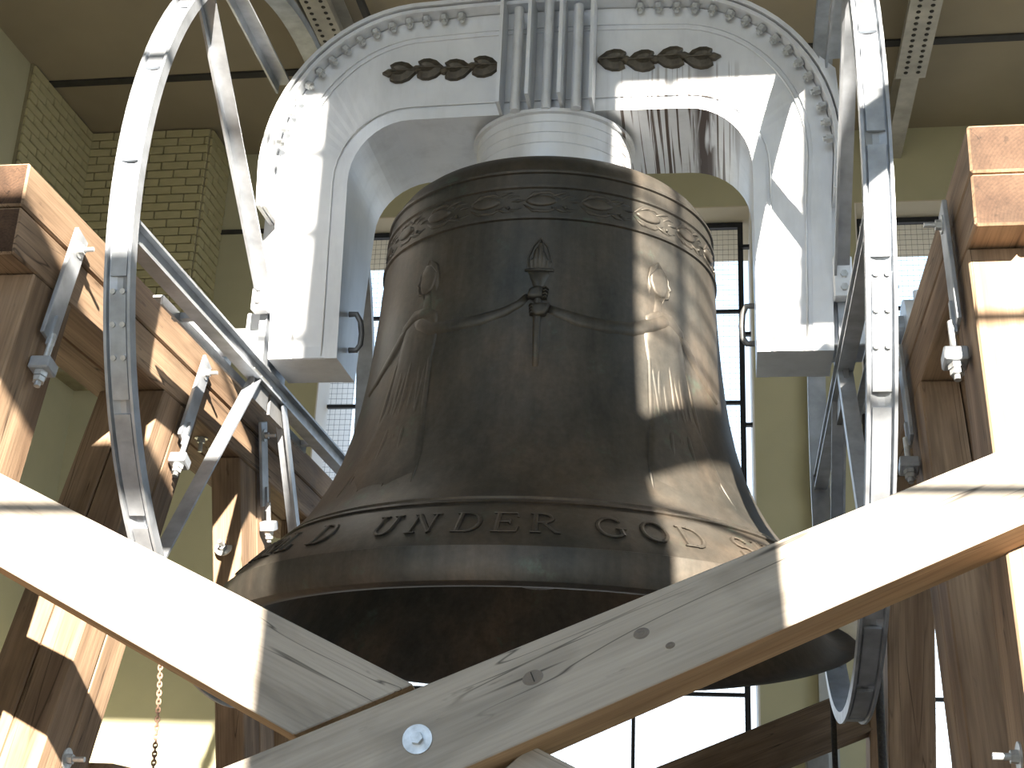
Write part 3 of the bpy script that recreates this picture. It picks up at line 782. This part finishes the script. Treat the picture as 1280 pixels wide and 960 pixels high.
wheel(1, 'large silver ringing wheel on the right side, beside the rust stained yoke leg')

# ------------------------------------------------------------------ bearings on the beams
def bearing(s, label):
    t = thing('bearing_block', label, 'bearing', (s*1.87, 0, 1.49), 'axle bearings')
    def b(name, bm, m='silver'): return local(obj(name, bm, m, t), t)
    b('sole_plate', BX(s*1.87-.10, s*1.87+.10, -.36, .36, 1.49, 1.53, bevel=.006))
    bm = rod_bm(.16, .155, 32)
    o = obj('housing', bm, 'silver', t, False); o.location = (-.08, 0, .116)
    b('pedestal', BX(s*1.87-.08, s*1.87+.08, -.22, .22, 1.53, 1.60, bevel=.01))
    rod('oil_cap', (s*1.87, 0, 1.75), (s*1.87, 0, 1.82), .022, 'silver', t, 12)
    for e in (-1, 1):
        rod('hold_bolt', (s*1.87, e*.29, 1.53), (s*1.87, e*.29, 1.59), .022, 'galv', t, hexa=True)
    return t
bearing(-1, 'white painted axle bearing on top of the left timber beam')
bearing(1, 'grey axle bearing on top of the right timber beam')

# ------------------------------------------------------------------ timber frames
XI = 1.76; TW = .20
def beams(s, side):
    a, b = (-2.16, 2.35)
    where = 'left' if s < 0 else 'right'
    for nm, z0, z1, lab in (('upper', 1.305, 1.49, 'upper of the two stacked oak beams along the %s side of the bell' % where), ('lower', 1.10, 1.297, 'lower of the two stacked oak beams along the %s side of the bell' % where)):
        o = bar('timber_beam', (s*(XI+TW/2), a, (z0+z1)/2), (s*(XI+TW/2), b, (z0+z1)/2), TW, z1-z0, 'oak', bevel=.008)
        o.data.materials.append(M['endgrain'])
        for p in o.data.polygons:
            if abs(p.normal.x) > .9: p.material_index = 1
        tag(o, lab, 'beam', 'frame beams')
    o = bar('timber_beam', (s*(XI+TW*1.5+.012), a+.02, 1.30), (s*(XI+TW*1.5+.012), b, 1.30), TW, .385, 'oak', bevel=.008)
    tag(o, 'outer oak beam bolted behind the stacked beams on the %s side' % where, 'beam', 'frame beams')
beams(-1, 'left'); beams(1, 'right')
def leg(s, yt, lean, wd, xw, label, zt=1.097, zb=ZF, m='oak', x0=XI, off=0.0):
    """leg of a side frame: centre at the top y=yt, moving lean metres per metre going down"""
    L = zt-zb
    ux = Vector((1, 0, 0))
    xc = s*(x0+xw/2)
    P1 = Vector((xc, yt, zt)); P0 = Vector((xc, yt+lean*L, zb))
    ang = math.atan(abs(lean))
    # sheared ends: build in world coordinates so the leg meets beam and floor flush
    L3 = (P1-P0).length; d = (P1-P0).normalized()
    mt, _ = frame(P0, P1, (1, 0, 0))
    hw = wd/2*math.cos(ang)
    bm = bmesh.new(); vs_ = []
    inv = mt.inverted()
    for zz, yy in ((zb, yt+lean*L), (zt, yt)):
        for dx, dy in ((-xw/2, -wd/2), (xw/2, -wd/2), (xw/2, wd/2), (-xw/2, wd/2)):
            vs_.append(bm.verts.new(inv @ Vector((xc+dx, yy+dy, zz))))
    for f in ((0, 3, 2, 1), (4, 5, 6, 7), (0, 1, 5, 4), (1, 2, 6, 5), (2, 3, 7, 6), (3, 0, 4, 7)): bm.faces.new([vs_[i] for i in f])
    bmesh.ops.recalc_face_normals(bm, faces=bm.faces)
    bmesh.ops.bevel(bm, geom=list(bm.edges), offset=.007, segments=1, affect='EDGES')
    o = obj('timber_post', bm, m); o.matrix_world = mt
    return tag(o, label, 'post', 'frame posts')
for s, wh in ((-1, 'left'), (1, 'right')):
    leg(s, -1.82, -.21, .33, .20, 'front oak post of the %s frame, below the beam end' % wh)
    leg(s, -1.80, -.21, .30, .16, 'second oak post standing outside the front post on the %s' % wh, x0=XI+.205)
    # the middle pair, two baulks side by side front and back
    leg(s, -.545, -.38, .215, .17, 'front baulk of the splayed middle oak post on the %s side' % wh)
    leg(s, -.322, -.38, .215, .17, 'rear baulk of the splayed middle oak post on the %s side' % wh)
    leg(s, -.545, -.38, .215, .16, 'outer baulk of the splayed middle oak post on the %s side' % wh, x0=XI+.176)
    y3, w3 = (.565, .17) if s < 0 else (.95, .25)
    leg(s, y3, .38, .27, w3, 'front baulk of the backward leaning oak post on the %s side' % wh, m='oak')
    leg(s, y3+.28, .38, .27, w3, 'rear baulk of the backward leaning oak post on the %s side' % wh, m='oak')
    leg(s, 1.95, .20 if s < 0 else .45, .30, .20, 'rearmost oak post of the %s frame' % wh)
tag(bar('tie_beam', (-1.86, -.62, -.775), (-1.86, .98, -.775), .17, .26, 'oak'), 'low oak tie between the middle and back leaning posts of the left frame', 'beam')
# front cross bracing: planks lie in a plane leaning with the front posts (y = c + .2 z)
def plank(name, uv, c, th, m, label, group='crossed braces'):
    """uv: four corners (x, z) of the front face, counter-clockwise from the low left, length along 0-1"""
    P = [Vector((x, c+.2*z, z)) for x, z in uv]
    n = Vector((0, 1, -.2)).normalized()
    mt, L = frame(P[0], P[1], P[3]-P[0]); inv = mt.inverted()
    bm = bmesh.new(); v = [bm.verts.new(inv @ q) for q in P]+[bm.verts.new(inv @ (q+n*th)) for q in P]
    for f in ((0, 1, 2, 3), (4, 7, 6, 5), (0, 4, 5, 1), (1, 5, 6, 2), (2, 6, 7, 3), (3, 7, 4, 0)): bm.faces.new([v[i] for i in f])
    bmesh.ops.recalc_face_normals(bm, faces=bm.faces)
    bmesh.ops.bevel(bm, geom=list(bm.edges), offset=.004, segments=1, affect='EDGES')
    o = obj(name, bm, m); o.matrix_world = mt
    if m == 'grey_wood':
        o.data.materials.append(M['sawn_bounce'])
        for p in o.data.polygons:
            if (mt.to_3x3() @ p.normal).z < -.6: p.material_index = 1
    return tag(o, label, 'plank', group)
# descending plank, left piece (ends against the rising one) and its continuation below
def lineA(x, top=True):   # edges of plank A in (x,z)
    return (.2+(x+1.60)*(-.459)) if top else (-.152+(x+1.49)*(-.4790))
A1 = plank('brace_plank', [(-2.15, lineA(-2.15, False)), (-.386, lineA(-.386, False)), (-.036, lineA(-.036)), (-2.15, lineA(-2.15))], -2.30, .15, 'grey_wood', 'sun bleached plank falling from the upper left to meet the rising brace')
A2 = plank('brace_plank', [(.10, lineA(.10, False)), (1.74, lineA(1.74, False)), (1.74, lineA(1.74)), (.34, lineA(.34))], -2.30, .15, 'grey_wood', 'lower end of the crossed brace showing under the rising beam')
def lineB(x, top=True):
    return (-.54+(x-.01)*.4475) if top else (-.66+(x-.40)*.4710)
B1 = plank('brace_beam', [(-1.3, lineB(-1.3, False)), (2.15, lineB(2.15, False)), (2.15, lineB(2.15)), (-1.3, lineB(-1.3))], -2.40, .205, 'grey_wood', 'thick grey oak brace rising from the lower middle to the right edge')
# knots and the washer on the rising brace (parts of it)
def on_plane(x, z, c=-2.40): return Vector((x, c+.2*z, z))
nB = Vector((0, -1, .2)).normalized()
def washer(parent, P, nrm, r=.042, th=.006, head=.016, stud=0.0, m='galv'):
    P = Vector(P); inv = parent.matrix_basis.inverted()
    def put(name, bm, off):
        mt, _ = frame(P+nrm*off, P+nrm*(off+1), (.1, .3, 1)); o = obj(name, bm, m, parent); o.matrix_local = inv @ mt; return o
    w_ = put('washer', rod_bm(th, r, 28), 0)
    h_ = put('bolt_head', rod_bm(.018, head, hexa=True), th)
    if stud: put('stud', rod_bm(stud, head*.55, 10), th+.018)
washer(B1, on_plane(.02, -.695), nB, .044, head=.019)
M['knotwood'] = mat('grey_knot', (.20, .175, .15), .85, 0, .35, 60, .5, 120)
for kx, kz, kr in ((.345, -.505, .026), (.66, -.365, .020), (.745, -.40, .012)):
    kb = obj('knot', lathe([(.001, .004), (.35, .006), (.5, .0025), (.65, .006), (.8, .0025), (1.0, 0)], 24), 'knotwood', B1, True)
    c_ = on_plane(kx, kz)
    # local x along the board, z out of it
    X_ = Vector((1, .2*.4475, .4475)).normalized(); Y_ = nB.cross(X_)
    mt = Matrix(((X_.x, Y_.x, nB.x, c_.x), (X_.y, Y_.y, nB.y, c_.y), (X_.z, Y_.z, nB.z, c_.z), (0, 0, 0, 1)))
    kb.matrix_local = B1.matrix_basis.inverted() @ mt @ Matrix.Diagonal((kr*1.25, kr*.85, 1, 1))
    if kr > .025:
        sl_ = obj('knot_split', BX(-.05, .05, -.7, .7, .004, .008), 'hole', kb)
# back bracing behind the bell
plank('brace_beam', [(-.6, -1.08), (2.1, .06), (2.1, .36), (-.6, -.80)], 2.34, .14, 'oak_dark', 'dark diagonal oak brace behind the bell at the lower right')
plank('brace_plank', [(-2.1, .06), (.3, -.95), (.3, -.68), (-2.1, .34)], 2.50, .10, 'oak_dark', 'dark brace behind the bell falling from the left frame')
# washers on the posts
def post_bolt(P, nrm, label, r=.045):
    t = thing('washer_bolt', label, 'bolt', P, 'washer bolts')
    P = Vector((0, 0, 0)); nrm = Vector(nrm).normalized()
    for nm, a_, L_, rr, hx in (('washer', 0, .006, r, False), ('nut', .006, .022, .021, True), ('stud', .028, .05, .011, False)):
        mt, _ = frame(nrm*a_, nrm*(a_+1), (.1, .2, 1)); o = obj(nm, rod_bm(L_, rr, 20, hx), 'galv', t); o.matrix_local = mt
    return t
post_bolt((-XI, -1.10, -.67), (1, 0, 0), 'zinc washer and stud low on the left middle post')
post_bolt((XI, -2.18, -.66), (-1, 0, 0), 'zinc washer and stud at the right frame edge below the brace')
post_bolt((-1.86, .605, .62), (0, -1, .3), 'sunlit washer and nut on the backward leaning left post', .05)
post_bolt((1.88, -.475-.107-.19, .60), (0, -1, .3), 'zinc washer on the middle post behind the right strap', .05)
post_bolt((2.03, -2.19+.03, .86), (0, -1, .2), 'washer at the right edge on the sunlit front post', .05)
for y in (.10, .30): post_bolt((-1.86, y, 1.10), (0, 0, -1), 'bolt under the left beam beside the %s of the opening' % ('front' if y < .2 else 'back'), .035)

# straps: flat plate bolted to the beam, threaded rod through a block on the post
def strap(s, y0, y1, zt, zb, label, x=None):
    x = x or (XI-.030)
    t = thing('strap', label, 'strap', (s*x, y0, zt), 'hanging straps')
    d = Vector((0, y1-y0, zb-zt)).normalized()
    up_ = Vector((0, d.z, -d.y))
    P0 = Vector((s*x, y0, zt)); P1 = Vector((s*x, y1, zb)); Pm = P0+(P1-P0)*.76
    bar('plate', P0-d*.06, Pm, .105, .018, 'steel', t, (1, 0, 0), bevel=.003)
    bar('tongue', Pm-d*.11+Vector((-s*.012, 0, 0)), Pm+d*.03+Vector((-s*.012, 0, 0)), .018, .022, 'steel', t, up_, bevel=.002)
    rod('rod', Pm-d*.02+Vector((-s*.022, 0, 0)), P1+d*.075+Vector((-s*.022, 0, 0)), .013, 'galv', t)
    bar('block', P1-d*.045+Vector((-s*.022, 0, 0)), P1+d*.01+Vector((-s*.022, 0, 0)), .085, .085, 'steel', t, up_, bevel=.006)
    rod('nut', P1+d*.010+Vector((-s*.022, 0, 0)), P1+d*.032+Vector((-s*.022, 0, 0)), .028, 'galv', t, hexa=True)
    rod('nut', P1+d*.034+Vector((-s*.022, 0, 0)), P1+d*.055+Vector((-s*.022, 0, 0)), .024, 'galv', t, hexa=True)
    rod('washer', P0+d*.02+Vector((-s*.006, 0, 0)), P0+d*.02+Vector((-s*.014, 0, 0)), .036, 'galv', t, 20)
    rod('nut', P0+d*.02+Vector((-s*.014, 0, 0)), P0+d*.02+Vector((-s*.034, 0, 0)), .020, 'galv', t, hexa=True)
    rod('stud', P0+d*.02+Vector((-s*.034, 0, 0)), P0+d*.02+Vector((-s*.075, 0, 0)), .010, 'galv', t, 8)
    return t
strap(-1, -1.745, -1.90, 1.33, .72, 'zinc strap at the front end of the left beam, over the front post')
strap(-1, -.28, -.50, 1.34, .77, 'half sunlit zinc strap over the left middle post')
strap(-1, .67, .88, 1.32, .80, 'shaded zinc strap over the back leaning post on the left')
strap(1, -1.745, -1.90, 1.33, .70, 'zinc strap at the front end of the right beam, over the front post')
strap(1, -.30, -.55, 1.33, .72, 'shaded zinc strap over the right middle post')
strap(1, .67, .88, 1.32, .80, 'zinc strap over the back leaning post on the right, behind the wheel')

# ------------------------------------------------------------------ chain and ropes
ch = thing('chain', 'thin rusty link chain hanging below the left brace plank', 'chain', (-1.47, -1.0, .2))
lk = None
for i in range(62):
    if lk is None:
        pts = [(.0085*math.cos(t)*1.0, 0, .013*math.sin(t)) for t in [2*PI*k/10 for k in range(10)]]
        lk = obj('link', tube_bm(pts, .0042, 5, True), 'rust', ch, True); o = lk
    else: o = dup(lk)
    o.location = (.012*math.sin(i*.068), .15*i/62, -.30-i*.0175); o.rotation_euler = (0, 0, PI/2*(i % 2)+.3)
tag(obj('rope', tube_bm([(1.49, 1.6, .10), (1.495, 1.6, -1.2), (1.49, 1.6, ZF+.02)], .016, 8), 'rope', None, True), 'thin black rope hanging from the foot of the right wheel', 'rope')
tag(obj('rope', tube_bm([(1.60, .1, 1.2), (1.60, .12, .2), (1.60, .1, -1.2), (1.60, .1, ZF+.02)], .020, 8), 'rope', None, True), 'thick black rope in front of the right back leaning post', 'rope')

# ------------------------------------------------------------------ unseen timbers and railing added behind the camera to cast shadow bands
tag(bar('shade_beam', (-3.18, -7.05, 2.95), (1.02, -7.05, 2.95), .10, .70, 'oak'), 'deep unseen timber added across the opening behind the camera to shade the left side', 'beam')  # invented timber, blocks the sun to give the horizontal dark band on the left
tag(bar('shade_diagonal', (2.30, -7.05, 2.94), (3.75, -7.05, 4.14), .10, .29, 'oak'), 'rising unseen timber added behind the camera to cast the slanting band on the bell', 'beam')  # invented diagonal, throws the slanting shadow across the bell
rl = thing('shadow_railing', 'unseen steel railing added behind the camera to cast bar shadows on the bell', 'railing', (2.9, -7.08, 3.6))  # added out of view so its bars streak the sunlit bell with shadow
bar('shadow_upright', (2.87, -7.08, 3.56), (2.87, -7.08, ZS-.02), .07, .045, 'steel_dark', rl, upv=(1, 0, 0))
for b_ in (1.08, 1.27, 1.43, 1.60, 1.80, 2.1):
    z_ = b_+2.83; x_ = 3.6 if z_ > 4.25 else 3.6-(4.25-z_)*.9
    rod('shadow_rail', (2.30, -7.08, z_), (x_, -7.08, z_), .017, 'steel_dark', rl, 8)
tag(bar('shade_post', (3.64, -7.06, 4.30), (3.64, -7.06, ZS-.01), .10, .23, 'oak', upv=(1, 0, 0)), 'short unseen upright added behind the camera to shade the right yoke leg', 'post')  # added out of view to keep sun off the outer right leg
